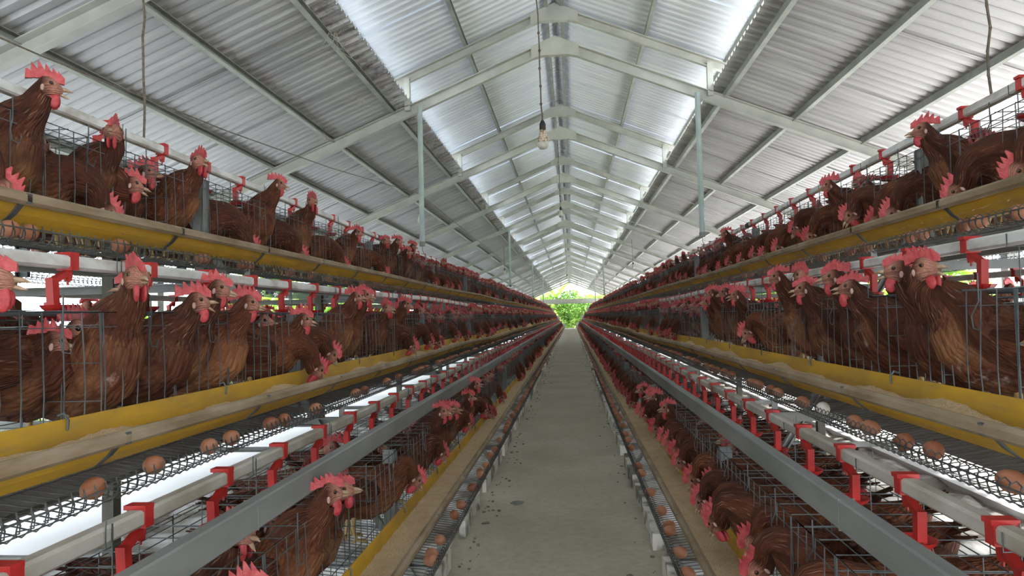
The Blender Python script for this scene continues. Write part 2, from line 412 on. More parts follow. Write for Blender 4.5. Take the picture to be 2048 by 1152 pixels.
# eave posts and eave beams carrying the roof
for nm, sg in SIDES:
    m = MB(); m.channel((sg * 3.9, Y0, zl(3.9) - .06), (sg * 3.9, Y1 + .5, zl(3.9) - .06), .05, .14)
    tag(m.obj('trim_eave_' + nm, 'paint'), 'pale painted eave beam along the %s side' % nm, kind='structure')
    for i, y in enumerate(q for q in FY if q > .2):
        m = MB(); m.bar((sg * 3.9, y, -.2), (sg * 3.9, y, zl(3.9) - .12), .10, .10); m.box((sg * 3.9 - .11, y - .11, -.2), (sg * 3.9 + .11, y + .11, .05))
        o = m.obj('eave_post', 'paint'); tag(o, 'pale eave post outside the %s rack, %s from the camera' % (nm, nth(i + 1)), 'post', 'eave posts')
# gable end
m = MB(); m.channel((-4, Y1, 2.04), (4, Y1, 2.04), .06, .36); tag(m.obj('trim_1', 'paint'), 'pale tie beam across the open far gable', kind='structure')
m = MB(); m.bar((0, Y1, 2.28), (0, Y1, zl(0)), .06, .06); tag(m.obj('trim_2', 'paint'), 'thin king post in the open far gable', kind='structure')

# hanging tubes under some of the frames
random.seed(2)
for (nm, sg), idx in ((SIDES[0], (5, 8, 11, 14)), (SIDES[1], (5, 11, 14))):
    for c, i in enumerate(idx):
        t = empty('hanging_tube', (sg * 1.27, FY[i] - .07, 1.68)); top = zl(1.27) - 1.68 + .02
        m = MB(); m.lathe([(.024, 0), (.024, top)], n=10); m.obj('tube', 'tube', t, smooth=False)
        m = MB(); m.lathe([(.027, -.012), (.027, .03)], n=10); m.obj('end_cap', 'steel', t)
        m = MB(); m.tube([(0, 0, 0), (0, 0, -.05), (.012, 0, -.075), (.0, 0, -.09), (-.012, 0, -.075)], .003); m.obj('hook', 'rope', t)
        tag(t, 'blue-grey tube hanging from a rafter over the %s rack, %s from the camera' % (nm, nth(c + 1)), 'tube', 'hanging tubes')

# ------------------------------------------------------------------ light bulbs on cords
def bulb(x, y, z, ztop, label, dirty, sc=1.0):
    t = empty('light_bulb', (x, y, z))
    random.seed(int(y * 10)); n = 14; pts = []
    for i in range(n + 1):
        q = i / n; pts.append((random.uniform(-.004, .004) - .045 * q * (ztop - z) * .4, 0, .155 * sc + (ztop - z - .155 * sc) * q))
    m = MB(); m.tube(pts, .0045 * sc, 6)
    for i in range(int(12 * (ztop - z))):
        q = random.random(); k = int(q * n); m.ball(pts[k], ((.009, 0, 0), (0, .009, 0), (0, 0, .011)), 6, 4)
    m.obj('cord', 'rope', t)
    m = MB(); m.lathe([(r * sc, h * sc) for r, h in ((.0165, .105), (.0175, .112), (.0175, .14), (.013, .152), (.006, .165))], n=12); m.obj('socket', 'black', t, smooth=True)
    m = MB(); m.lathe([(r * sc, h * sc) for r, h in ((.032, .036), (.0315, .042), (.024, .075), (.0165, .108))], n=16); m.obj('lamp_neck', dirty, t, smooth=True)
    m = MB(); m.lathe([(r * sc, h * sc) for r, h in ((.004, .0), (.018, .004), (.028, .014), (.0325, .028), (.032, .037))], n=16); m.obj('globe', 'opal', t, smooth=True)
    tag(t, label, 'light bulb')
M['opal'] = simple('dusty_opal_globe', (.55, .53, .46), (.68, .66, .6), 30, .4)
M['speckled'] = simple('fly_specked_bulb_neck', (.25, .13, .05), (.68, .6, .5), 110, .6, lo=.4, hi=.56)
bulb(-.06, 4.25, 2.02, 3.75, 'unlit bulb with rust-specked neck hanging nearest the camera on a knotted cord', 'speckled', 1.12)
bulb(-.03, 10.2, 2.43, 3.75, 'small white bulb hanging under the ridge, second along the aisle', 'opal')
bulb(-.03, 24.0, 2.25, 3.75, 'distant dark bulb hanging low under the ridge near the far gable', 'opal')
bulb(-1.69, 8.2, 2.14, 2.9, 'white bulb hanging from a short cord over the left rack, nearer one', 'opal')
bulb(-1.69, 18.8, 2.15, 2.9, 'white bulb hanging from a short cord over the left rack, farther one', 'opal')
bulb(1.69, 18.0, 2.15, 2.9, 'white bulb hanging from a short cord over the right rack', 'opal')
m = MB(); m.tube([(-1.99, 1.0, 2.02), (-1.965, 2.54, 2.07), (-1.85, 3.8, 2.10), (-1.765, 5.3, 2.2), (-1.70, 8.2, 2.5), (-1.70, 18.8, 2.5)], .0035)
tag(m.obj('electric_cable', 'rope'), 'thin pale cable sagging under the left roof slope', 'cable')
for sg, y, nm in ((-1, 2.66, 'left'), (1, 2.62, 'right')):
    random.seed(8 + sg); zb, zt = 1.745, zl(1.615) + .12
    pts = [(sg * 1.615 + random.uniform(-.006, .006), y + random.uniform(-.006, .006), lerp(zb, zt, i / 14)) for i in range(15)]
    m = MB(); m.tube(pts, .005, 5)
    for i in range(14): m.ball(pts[i], ((.006, 0, 0), (0, .006, 0), (0, 0, .012)), 5, 4)
    tag(m.obj('support_rope', 'rope'), 'dusty brown cord holding up the %s top water pipe' % nm, 'cord')

# cobwebs on the left gap-lit strip
random.seed(31)
for y, u in ((5.75, 1.66), (3.6, 1.50), (4.6, 1.5), (6.2, 2.14), (2.6, 1.48)):
    m = MB(); c = Vector((-u, y, zl(u) + .10))
    for i in range(12):
        e = c + Vector((random.uniform(-.16, .16), random.uniform(-.22, .22), random.uniform(-.17, .05)))
        md = (c + e) / 2 + Vector((random.uniform(-.03, .03), random.uniform(-.03, .03), -.03))
        m.tube([c + Vector((random.uniform(-.04, .04), random.uniform(-.06, .06), 0)), md, e], .0012, 3)
    tag(m.obj('cobweb', 'web'), 'dusty cobweb hanging from the left roof purlins', 'cobweb', 'cobwebs', 'stuff')

# ------------------------------------------------------------------ wire cages
CL = 1.22                                               # cage length along the row
ZF = lambda x: -.115 * x                                  # cage floor slope (x to the aisle)
WR = .0015
def hooks(m, y):
    m.tube([(.004, y, .40), (.004, y, .335), (.012, y - .018, .30), (.012, y - .012, .272), (.012, y + .012, .268), (.012, y + .022, .29)], .0018)
def front_mb():
    m = MB(); n = 20; random.seed(5)
    for i in range(n + 1):
        y = -CL / 2 + .006 + (CL - .012) * i / n; e = random.uniform(-.006, .006)
        m.tube([(0, y, ZF(0)), (random.uniform(0, .008), y + e, .18), (0, y, .36)], WR)
    for z in (.015, .10, .325, .36): m.tube([(0, -CL / 2, z), (0, CL / 2, z)], WR)
    for y in (-.42, -.12, .18, .48): hooks(m, y)
    return m
def top_mb():
    m = MB()
    for i in range(9): x = -.40 * i / 8; m.tube([(x, -CL / 2, .36), (x, CL / 2, .36)], WR)
    for i in range(13): y = -CL / 2 + CL * i / 12; m.tube([(0, y, .363), (-.40, y, .363)], WR)
    return m
def back_mb():
    m = MB()
    for i in range(9): y = -CL / 2 + CL * i / 8; m.tube([(-.40, y, .06), (-.40, y, .36)], WR)
    for i in range(5): z = .07 + .07 * i; m.tube([(-.40, -CL / 2, z), (-.40, CL / 2, z)], WR)
    return m
def tray_mb(ex=.19):
    m = MB(); n = 38; d = CL / n; o = ex - .25; w = -.006
    for i in range(n):
        y = -CL / 2 + d * (i + .25)
        m.tube([(-.40, y, ZF(-.40)), (.19 + o, y, ZF(.19)), (.230 + o, y, -.024 + w), (.246 + o, y, -.010 + w), (.250 + o, y, .008 + w), (.246 + o, y + .002, .017 + w), (.240 + o, y + d * .25, .023 + w), (.236 + o, y + d * .5, .016 + w), (.240 + o, y + d * .52, w), (.236 + o, y + d * .6, -.014 + w), (.20 + o, y + d * .7, -.022 + w)], .0016)
    for x in (-.38, -.26, -.13, .0, .10): m.tube([(x, -CL / 2, ZF(x) - .003), (x, CL / 2, ZF(x) - .003)], .0017)
    m.tube([(.250 + o, -CL / 2, .010 + w), (.250 + o, CL / 2, .010 + w)], .0024); m.tube([(.236 + o, -CL / 2, -.018 + w), (.236 + o, CL / 2, -.018 + w)], .0014)
    return m
def part_mb():
    m = MB()
    for i in range(5): x = -.40 + .40 * i / 4; m.tube([(x, 0, ZF(x)), (x, 0, .36)], WR)
    for i in range(4): z = .06 + .09 * i; m.tube([(-.40, 0, z), (0, 0, z)], WR)
    return m
def plate_mb():
    m = MB(); m.box((-.055, -.008, -.02), (-.012, .008, .365)); m.box((-.012, -.02, -.02), (-.007, .02, .365)); return m
cm = {'front_grille': front_mb().mesh('front_grille', 'wire'), 'top_grille': top_mb().mesh('top_grille', 'wire'), 'back_grille': back_mb().mesh('back_grille', 'wire'),
      'egg_tray_floor': tray_mb().mesh('egg_tray_floor', 'tray_wire'), 'bottom_tray': tray_mb(.215).mesh('egg_tray_floor', 'tray_wire'), 'partition': part_mb().mesh('partition', 'wire'), 'joint_plate': plate_mb().mesh('joint_plate', 'steel')}
def whole_cage(dst=None, off=None, flip=False):
    d = dst or MB()
    def put(m, dy=0.0):
        vs = [(v[0], v[1] + dy, v[2]) for v in m.v]
        if off is not None: vs = [((-v[0] if flip else v[0]) + off[0], (-v[1] if flip else v[1]) + off[1], v[2] + off[2]) for v in vs]
        d.add(vs, m.f)
    for q in (front_mb(), top_mb(), back_mb(), tray_mb()): put(q)
    for j in range(4): put(part_mb(), -CL / 2 + CL * j / 4)
    put(plate_mb(), -CL / 2)
    return d
far_cage = whole_cage().mesh('wire_cage', 'wire')
CY0 = .35                                                # start of the cage rows
NC = int((Y1 - .8 - CY0) / CL)
for nm, sg in SIDES:
    rz = 0 if sg < 0 else PI
    for k in range(3):
        for i in range(NC):
            yc = CY0 + CL * (i + .5); loc = (sg * front_u(k), yc, floor_z(k))
            lab = 'galvanised wire hen cage in the %s %s row, %s from the camera' % (nm, TIER[k], nth(i + 1)); grp = 'wire cages in the %s %s row' % (nm, TIER[k])
            if i < 9:
                t = empty('wire_cage', loc, rz)
                for pn in ('front_grille', 'top_grille', 'back_grille', 'egg_tray_floor'): link(pn, cm['bottom_tray' if pn == 'egg_tray_floor' and k == 0 else pn], t)
                for j in range(4): link('partition', cm['partition'], t, (0, -CL / 2 + CL * j / 4, 0))
                if i % 2 == 0: link('joint_plate', cm['joint_plate'], t, (0, (-CL / 2) if sg < 0 else CL / 2, 0))
            else: t = link('wire_cage', far_cage, None, loc, rz)
            tag(t, lab, 'cage', grp)
    # the outward-facing half of the rack
    d = MB()
    for k in (0, 1, 2):
        for i in range(14 if k else 22):
            whole_cage(d, (sg * (3.70 - front_u(k)), CY0 + CL * (i + .5), floor_z(k)), flip=(sg < 0))
    tag(d.obj('outer_cages', 'wire'), 'wire cages on the outward side of the %s rack, seen through the front rows' % nm, 'cages', kind='stuff')

# ------------------------------------------------------------------ rack frames and rails
for nm, sg in SIDES:
    for i in range(22):
        y = CY0 + 2.44 * i
        t = empty('trestle', (sg * 1.85, y, 0), 0 if sg < 0 else PI)     # local +x to the aisle
        for d in (1, -1):
            m = MB(); m.channel((d * 1.36, 0, -.17), (d * .28, .0, 1.56), .02, .026); m.obj('sloping_leg', 'steel', t)
            m = MB(); m.box((d * 1.36 - .05, -.04, -.19), (d * 1.36 + .05, .04, -.16)); m.obj('foot_plate', 'steel', t)
        for k in range(3):
            xe = 1.85 - front_u(k) + .19
            m = MB(); m.channel((-xe, 0, floor_z(k) - .085), (xe, 0, floor_z(k) - .085), .03, .035); m.obj('cross_bar', 'steel', t)
            m = MB(); xb = xe - .02; m.bar((xb, 0, floor_z(k) - .075), (xb, 0, floor_z(k) - .015), .022, .006); m.obj('tray_bracket', 'steel', t)
        m = MB(); m.bar((0, 0, -.2), (0, 0, 1.64), .05, .05); m.obj('center_post', 'wood', t)
        m = MB(); xl = 1.85 - .44; m.bar((xl, 0, 0.0), (xl, 0, .075), .022, .022); m.obj('tray_leg', 'steel', t)
        tag(t, 'galvanised A-shaped frame carrying the %s rack, %s from the camera' % (nm, nth(i + 1)), 'rack frame', 'A-frames of the %s rack' % nm)
    m = MB(); c = .004; w2, h2 = .017, .033
    m.prism([(-w2 + c, -h2), (w2 - c, -h2), (w2, -h2 + c), (w2, h2 - c), (w2 - c, h2), (-w2 + c, h2), (-w2, h2 - c), (-w2, -h2 + c)], (sg * .655, CY0 - .4, .562), (sg * .655, Y1 - 1, .562))
    for j in range(9): m.box((sg * .655 - .0176, CY0 + 1.2 + 6.1 * j, .5285), (sg * .655 + .0176, CY0 + 1.204 + 6.1 * j, .5956))
    tag(m.obj('steel_rail', 'steel'), 'grey galvanised rail along the top of the %s bottom cages' % nm, 'rail')
    for k in (1, 2):
        m = MB(); u = front_u(k) + .07; m.channel((sg * u, CY0 - .4, floor_z(k) - .045), (sg * u, Y1 - 1, floor_z(k) - .045), .03, .055)
        tag(m.obj('support_rail', 'steel'), 'galvanised rail under the %s %s cages' % (nm, TIER[k]), 'rail')
    # end panel of the rack by the gable
    t = empty('rack_end', (sg * .5, Y1 - .8, 0))
    m = MB(); m.channel((0, 0, .05), (sg * .95, 0, 1.55), .05, .16); m.obj('brace', 'tube', t)
    for k in range(3):
        m = MB(); x = sg * (front_u(k) - .10 - .5); z = floor_z(k); m.prism([(-.13, -.06), (.06, -.06), (.13, .30), (-.13, .30)] if sg < 0 else [(-.06, -.06), (.13, -.06), (.13, .30), (-.13, .30)], (x, .12, z), (x, -.12, z)); m.obj('end_hopper', 'tube', t)
    tag(t, 'pale steel end brace with stepped hoppers closing the far end of the %s rack' % nm, 'rack end')

# ------------------------------------------------------------------ feed troughs, straps, feed
PROF = [(.012, .113), (.016, .113), (.026, .055), (.044, .020), (.085, .018), (.115, .042), (.139, .074), (.150, .078), (.156, .070), (.154, .060), (.146, .064),
        (.140, .067), (.117, .036), (.088, .012), (.042, .012), (.021, .053)]
def strap_mb():
    m = MB(); pr = [(.021, .053), (.042, .012), (.088, .012), (.117, .036), (.140, .062), (.160, .062), (.160, .082), (.146, .084), (.138, .078)]
    for wy in (0,):
        outer = [(x + (.003 if i > 2 else -.002), z - .003 if i < 6 else z + .001) for i, (x, z) in enumerate(pr)]
        n = len(outer); vs = []
        for (x, z), (xi, zi) in zip(outer, pr):
            vs += [(x, -.008, z), (x, .008, z), (xi, .008, zi), (xi, -.008, zi)]
        fs = [(i * 4 + c, i * 4 + (c + 1) % 4, i * 4 + 4 + (c + 1) % 4, i * 4 + 4 + c) for i in range(n - 1) for c in range(4)]
        fs += [(0, 3, 2, 1), (4 * n - 4, 4 * n - 3, 4 * n - 2, 4 * n - 1)]
        m.add(vs, fs)
    m.tube([(.0, 0, .12), (.014, 0, .125), (.024, 0, .11), (.022, 0, .09), (.014, 0, .088)], .003, 5)
    return m
strap_me = strap_mb().mesh('trough_strap', 'wire')
for nm, sg in SIDES:
    X = lambda k, x: sg * (front_u(k) - x)
    for k in range(3):
        fz = floor_z(k) + .015; ys = [.2 + .35 * i for i in range(149)]
        t = empty('feed_trough', (X(k, .08), .2, fz))
        for pn, idx, mt in (('trough_body', range(16), 'yellow'), ('rolled_lip', None, 'lip')):
            m = MB(); pr = PROF if idx else [(.133, .071), (.141, .086), (.153, .088), (.163, .079), (.163, .063), (.153, .055), (.145, .056)]
            n = len(pr); vs = []
            for y in ys:
                vs += [(X(k, x) - t.location.x, y - .2, z + sag(sg, k, y)) for x, z in pr]
            fs = [(j * n + i, j * n + (i + 1) % n, (j + 1) * n + (i + 1) % n, (j + 1) * n + i) for j in range(len(ys) - 1) for i in range(n)]
            fs += [tuple(range(n)), tuple(range(len(vs) - 1, len(vs) - n - 1, -1))]
            m.add(vs, fs); m.obj(pn, mt, t)
        rest = MB()
        for j in range(75):
            y = (1.63 if k == 2 else 1.43) + .695 * (j - 1); x0 = X(k, 0) - t.location.x
            if y < 15: link('strap', strap_me, t, (x0, y - .2, sag(sg, k, y)), 0 if sg < 0 else PI)
            else:
                sm = strap_mb(); rest.add([(x0 - sg * v[0], y - .2 + v[1], v[2] + sag(sg, k, y)) for v in sm.v], sm.f)
        tag(rest.obj('far_straps', 'steel', t), kind='stuff')
        tag(t, 'yellow plastic feed trough with dusty lip along the %s %s row' % (nm, TIER[k]), 'feed trough', 'feed troughs')
        # feed heaped in the trough
        random.seed(40 + k + 7 * sg); m = MB(); vs = []; yy = []; y = .22
        while y < 52.3: yy.append(y); y += .022 if y < 7 else (.08 if y < 16 else .35)
        c = 7; base = (.064, .052, .036)[k]; hp = [random.uniform(0, 6.28) for _ in range(6)]
        for y in yy:
            heap = .5 + .5 * math.sin(y * 9.3 + hp[0]) * math.sin(y * 4.1 + hp[1]); heap = (.012, .030, .02)[k] * heap ** 1.5
            for i in range(c):
                q = i / (c - 1); bz = base + heap * (1 - q) ** .7 * (1 if k else math.sin(PI * q)) + random.uniform(-.0035, .0035) - .004 * math.sin(PI * q)
                lo = .026 - .01 * (base + heap - .02) / .08; hi = .114 + .024 * min(1, (base - .03) / .03)
                vs.append((X(k, lerp(lo, hi, q)), y, fz + bz + sag(sg, k, y)))
        m.add(vs, [(j * c + i, j * c + i + 1, (j + 1) * c + i + 1, (j + 1) * c + i) for j in range(len(yy) - 1) for i in range(c - 1)])
        tag(m.obj('mash_feed', 'feed', smooth=True), 'tan mash feed lying in the %s %s trough' % (nm, TIER[k]), 'feed', 'feed in the troughs', 'stuff')

# ------------------------------------------------------------------ water pipes and drinker cups
def cup_mb():
    """clip round the pipe, offset arm, shaft and shallow dish (pipe axis along y, origin at pipe centre)"""
    m = MB(); s = .0205
    m.prism([(-s, -s), (s, -s), (s, s), (-s, s)], (0, -.014, 0), (0, .014, 0))
    m.box((-.026, -.017, .017), (.022, .013, .026)); m.lathe([(.009, -.048), (.011, -.032), (.011, -.02)], n=8)
    m.lathe([(.003, -.058), (.003, -.048)], n=6)
    m.bar((0, -.004, -.026), (0, -.058, -.052), .018, .014); m.bar((0, -.056, -.042), (0, -.050, -.122), .02, .022, upv=(0, 1, 0))
    n = 14; cy_ = -.028
    m.lathe([(.0, -.131), (.026, -.131), (.040, -.120), (.046, -.111), (.043, -.111), (.036, -.118), (.022, -.124), (0.001, -.124)], (0, cy_, 0), n)
    m.box((-.008, -.060, -.128), (.008, -.034, -.105))
    return m
cup_me = cup_mb().mesh('drinker_cup', 'red')
def rsq(r, c=.006): return [(-r + c, -r), (r - c, -r), (r, -r + c), (r, r - c), (r - c, r), (-r + c, r), (-r, r - c), (-r, -r + c)]
CUP0 = {(-1, 0): 1.05, (-1, 1): .66, (-1, 2): 1.03, (1, 0): .95, (1, 1): .68, (1, 2): 1.04}
PH = .464
for nm, sg in SIDES:
    for k in range(3):
        u = front_u(k) + .186; z0 = floor_z(k) + .015 + .479
        t = empty('water_pipe', (sg * u, .2, z0))
        ys = [.0 + .35 * i for i in range(150)]; pr = rsq(.0175); n = 8; vs = []
        for y in ys: vs += [(p, y, q + sag(sg, k, y + .2)) for p, q in pr]
        m = MB(); m.add(vs, [(j * n + i, j * n + (i + 1) % n, (j + 1) * n + (i + 1) % n, (j + 1) * n + i) for j in range(len(ys) - 1) for i in range(n)] + [tuple(range(n)), tuple(range(len(vs) - 1, len(vs) - n - 1, -1))])
        m.obj('pipe', 'pvc_dust' if k == 0 else 'pvc', t)
        rest = MB(); low = cup_mb()
        for j in range(152):
            y = CUP0[(sg, k)] + .3475 * j - .2 - .347
            if y < .05 or y > 52: continue
            zz = sag(sg, k, y + .2)
            if y < 15: link('drinker_cup', cup_me, t, (0, y, zz))
            else: rest.add([(v[0], v[1] + y, v[2] + zz) for v in low.v], low.f)
        tag(rest.obj('far_cups', 'red', t), kind='stuff')
        hw = MB()
        for j in range(30):
            y = .45 + .61 * j; zz = sag(sg, k, y + .2)
            hw.tube([(-.021, y, .012 + zz), (-.021, y, -.021 + zz), (.021, y, -.021 + zz), (.021, y, .03 + zz)], .0016)
            hw.tube([(.02, y + .02, .02 + zz), (.02, y + .02, -.13 + zz)], .0016)
        tag(hw.obj('wire_hangers', 'wire', t), kind='stuff')
        jt = MB(); yj = 4.05 + .9 * k
        jt.lathe([(.024, yj - .05), (.024, yj + .05)], (0, 0, sag(sg, k, yj + .2)), 12, 'y'); jt.obj('pipe_coupling', 'black' if k else 'pvc_dust', t)
        tag(t, '%s water pipe with red drinker cups above the %s %s cages' % ('dust-caked' if k == 0 else 'white plastic', nm, TIER[k]), 'water pipe', 'water pipes')
    d = MB(); d2 = MB()
    for k in (1, 2):
        u = 3.70 - front_u(k) - .186; z0 = floor_z(k) + .494; d.prism(rsq(.0175), (sg * u, .3, z0), (sg * u, 17.5, z0)); low = cup_mb()
        for j in range(50): d2.add([(v[0] + sg * u, v[1] + .5 + .3475 * j, v[2] + z0) for v in low.v], low.f)
    t = empty('water_pipe', (sg * 2.3, .3, 0)); d.v = [(x - sg * 2.3, y - .3, z) for x, y, z in d.v]; d2.v = [(x - sg * 2.3, y - .3, z) for x, y, z in d2.v]
    d.obj('pipe', 'pvc', t); tag(d2.obj('far_cups', 'red', t), kind='stuff')
    tag(t, 'water pipes with red cups on the outward side of the %s rack' % nm, 'water pipe', 'water pipes')

# ------------------------------------------------------------------ eggs
def egg_mb(n=12, k=9):
    m = MB(); pr = []
    for i in range(k + 1):
        th = PI * i / k; h = -.0285 * math.cos(th); r = .0218 * math.sin(th) * (1 - .14 * math.cos(th) * -1 * -1); pr.append((max(r, .0008), h))
    m.lathe(pr, n=n); m.smooth = True; return m
egg_me = egg_mb().mesh('egg', 'egg'); egg_w = egg_mb().mesh('egg', 'egg_white')
NEAR_EGGS = {(-1, 1): [1.33, 1.55, 1.78, 1.91, 2.17, 2.25, 2.53, 3.03, 3.15, 3.56, 3.82], (1, 1): [1.36, 1.65, 1.76, 1.96, 2.07, 2.34, 2.51, 2.80, 2.91, 3.10],
             (-1, 2): [1.575, 1.64, 1.99, 2.49, 2.78, 2.86, 3.27, 3.56, 3.83, 4.09], (1, 2): [1.94, 2.13, 2.20, 2.45, 2.53, 2.90, 3.08, 3.38, 3.71],
             (-1, 0): [2.57, 2.64, 2.80, 3.15, 3.32, 3.66, 3.96, 4.03, 4.21, 4.50, 4.70, 5.06, 5.43, 5.6], (1, 0): [2.46, 2.67, 2.93, 3.00, 3.22, 3.56, 3.98, 4.16, 4.73, 5.01, 5.26, 5.65]}
random.seed(77); eggs = []
for (sg, k), ls in NEAR_EGGS.items():
    lst = list(ls); y = ls[-1]
    while y < 50:
        y += random.choice((.055, .058, .07, .1, .16, .24, .4)) if k else random.choice((.052, .055, .06, .09, .14, .3)); lst.append(y)
    eggs += [(y, sg, k, i) for i, y in enumerate(lst)]
eggs.sort(); rest = MB(); rest.tint = []; lowegg = egg_mb(7, 5)
nme = {-1: 'left', 1: 'right'}
for c, (y, sg, k, i) in enumerate(eggs):
    x = .155 + random.uniform(-.012, .004) if k else .178 + random.uniform(-.012, .006); z = floor_z(k) + ZF(x) + .0205
    a, e = random.uniform(-.5, .5), random.uniform(-.12, .12)
    if c < 300:
        wh = (sg, k, i) == (1, 1, 5)
        o = link('egg', egg_w if wh else egg_me, None, (sg * (front_u(k) - x), y, z)); o.rotation_euler = (PI / 2 + e, 0, a + random.choice((0, PI)) + (.9 if k == 0 else 0))
        tag(o, '%s egg in the %s %s tray, %s from the camera' % ('white' if wh else 'brown', nme[sg], TIER[k], nth(i + 1)), 'egg', 'eggs in the %s %s tray' % (nme[sg], TIER[k]))
    else:
        R = Matrix.Rotation(a, 3, 'Z') @ Matrix.Rotation(PI / 2, 3, 'X')
        vs = [tuple(R @ Vector(v) + Vector((sg * (front_u(k) - x), y, z))) for v in lowegg.v]
        rest.add(vs, lowegg.f); rest.tint += [random.random()] * len(vs)
rest.smooth = True
tag(rest.obj('distant_eggs', 'egg'), 'distant brown eggs lying in the far stretch of the trays', 'eggs', kind='stuff')

# ------------------------------------------------------------------ hens
def loft(mb, rings, n, cap0=True, cap1=True):
    """rings: (centre, side, normal, a, b, zone(3))"""
    vs = []; L = 0.0; prev = None; tot = len(rings)
    for c, S, Nn, a, bb, zn in rings:
        if prev is not None: L += (c - prev).length
        prev = c
        for j in range(n):
            ph = 2 * PI * j / n; vs.append(tuple(c + S * (a * math.cos(ph)) + Nn * (bb * math.sin(ph))))
            if mb.fuv is not None:
                low = max(0.0, -math.sin(ph)) * .8 + .2
                mb.fuv.append((L + mb.seed, ph * .06 * (1 if math.cos(ph) >= 0 else 1), mb.seed * .37)); mb.zone.append((zn[0], zn[1], zn[2] * low, mb.tn))
    fs = [(i * n + j, i * n + (j + 1) % n, (i + 1) * n + (j + 1) % n, (i + 1) * n + j) for i in range(tot - 1) for j in range(n)]
    if cap0: fs.append(tuple(range(n - 1, -1, -1)))
    if cap1: fs.append(tuple(range((tot - 1) * n, tot * n)))
    mb.add(vs, fs)
HS = 1.27
BODY = [(-.235, .300, .008, .012), (-.215, .286, .024, .030), (-.185, .262, .048, .050), (-.14, .232, .074, .076), (-.08, .205, .093, .096),
        (-.01, .188, .101, .106), (.05, .186, .098, .108), (.10, .203, .086, .100)]
ZUP = Vector((0, 0, 1))
def hen_parts(h=.42, yaw=0.0, feed=False, beak_open=0.0, seed=0, tn=.5, n=16, hx=None, fluff=1.0):
    rnd = random.Random(seed); P = {}
    def new(feath=False):
        m = MB(); m.smooth = True
        if feath: m.fuv = []; m.zone = []; m.seed = (seed % 97) * .731; m.tn = tn
        return m
    pitch = math.radians(-6 if feed else lerp(4, 34, min(1, max(0, (h - .28) / .17))))
    cp, sp = math.cos(pitch), math.sin(pitch)
    def br(x, z): x *= 1; dx, dz = x, z - .16; return Vector((dx * cp - dz * sp, 0, .16 + dx * sp + dz * cp))
    Yv = Vector((0, 1, 0)); rings = []
    cs = [br(x, z) for x, z, _, _ in BODY]
    bw = fluff * rnd.uniform(.94, 1.06)
    for i, (x, z, a, bb) in enumerate(BODY):
        T = (cs[min(i + 1, len(cs) - 1)] - cs[max(i - 1, 0)]).normalized()
        rings.append((cs[i], Yv, T.cross(Yv), a * bw, bb * bw, (0, 0, min(1, max(0, (x + .12) / .12)))))
    p0 = cs[-1]; t0 = (cs[-1] - cs[-2]).normalized()
    H = Vector((hx if hx is not None else (.25 if feed else .165), 0, h)); pit = math.radians(-52 if feed else rnd.uniform(-12, 4))
    D = Vector((math.cos(pit) * math.cos(yaw), math.cos(pit) * math.sin(yaw), math.sin(pit)))
    S = Vector((-math.sin(yaw), math.cos(yaw), 0)); U = D.cross(S).normalized()
    if feed: p3 = H - D * .034 + U * .004; p2 = p3 - D * .05 + U * .035; p1 = p0 + Vector((.055, 0, .035))
    else: p3 = H - D * .012 - ZUP * .028; p2 = p3 - ZUP * (.30 * (h - p0.z)) - D * .012; p1 = p0 + t0 * .03 + ZUP * (.42 * (h - p0.z))
    K = 8
    for i in range(1, K + 1):
        t = i / K; q = 1 - t
        c = p0 * q ** 3 + p1 * (3 * q * q * t) + p2 * (3 * q * t * t) + p3 * t ** 3
        T = ((p1 - p0) * (q * q) + (p2 - p1) * (2 * q * t) + (p3 - p2) * (t * t)).normalized()
        ya = yaw * t * t; sd = Vector((-math.sin(ya), math.cos(ya), 0)); sd = (sd - sd.dot(T) * T).normalized()
        e = q ** 1.35; a = .030 + .056 * e; bb = .034 + .066 * e
        rings.append((c, sd, T.cross(sd), a * (1 + .03 * rnd.uniform(-1, 1)), bb, (min(1, .15 + 1.15 * t), 0, max(0, 1 - 2.2 * t))))
    for d, uo, a, bb, sk in ((-.006, -.004, .0240, .0270, .0), (.006, 0, .0225, .0250, .55), (.017, -.001, .0190, .0205, 1), (.027, -.003, .0130, .0145, 1), (.034, -.005, .007, .008, 1)):
        rings.append((H + D * (d * HS) + U * (uo * HS), S, U, a * HS, bb * HS, (1 - sk, sk, 0)))
    m = new(True); loft(m, rings, n); P['body'] = m
    # comb
    D_, S_, U_ = D, S, U; D, S, U = D * HS, S * HS, U * HS
    m = new(); sp_n = {16: 14, 12: 8}.get(n, 5); pts = []; flop = rnd.uniform(-.45, .45); ch = rnd.uniform(.8, 1.15); ns = rnd.choice((5, 6)); phs = rnd.uniform(0, 1)
    for i in range(2 * sp_n + 1):
        q = i / (2 * sp_n); a = .037 - .074 * q; env = math.sin(PI * (.10 + .84 * q)) ** .8
        tooth = (.5 - .5 * math.cos(2 * PI * (ns * q + (0 if n == 16 else .0)))) ** 1.3 * (1 + .25 * math.sin(9 * q + phs * 6)) if n == 16 else (1 if i % 2 else .2)
        top = .020 + ch * env * (.014 + .017 * tooth); bs = .011 + .007 * math.sin(PI * q)
        pts.append((a - .008 * tooth, top, bs))
    vs = []
    for a, top, bs in pts:
        lat = flop * max(0, top - .024)
        vs += [tuple(H + D * a + U * bs + S * .004), tuple(H + D * a + U * bs - S * .004), tuple(H + D * a + U * top + S * (.0015 + lat)), tuple(H + D * a + U * top + S * (-.0015 + lat))]
    fs = []
    for i in range(2 * sp_n):
        o = 4 * i; fs += [(o, o + 4, o + 6, o + 2), (o + 1, o + 3, o + 7, o + 5), (o + 2, o + 6, o + 7, o + 3), (o, o + 1, o + 5, o + 4)]
    o = 8 * sp_n; fs += [(0, 2, 3, 1), (o, o + 1, o + 3, o + 2)]
    m.smooth = False; m.add(vs, fs); P['comb'] = m
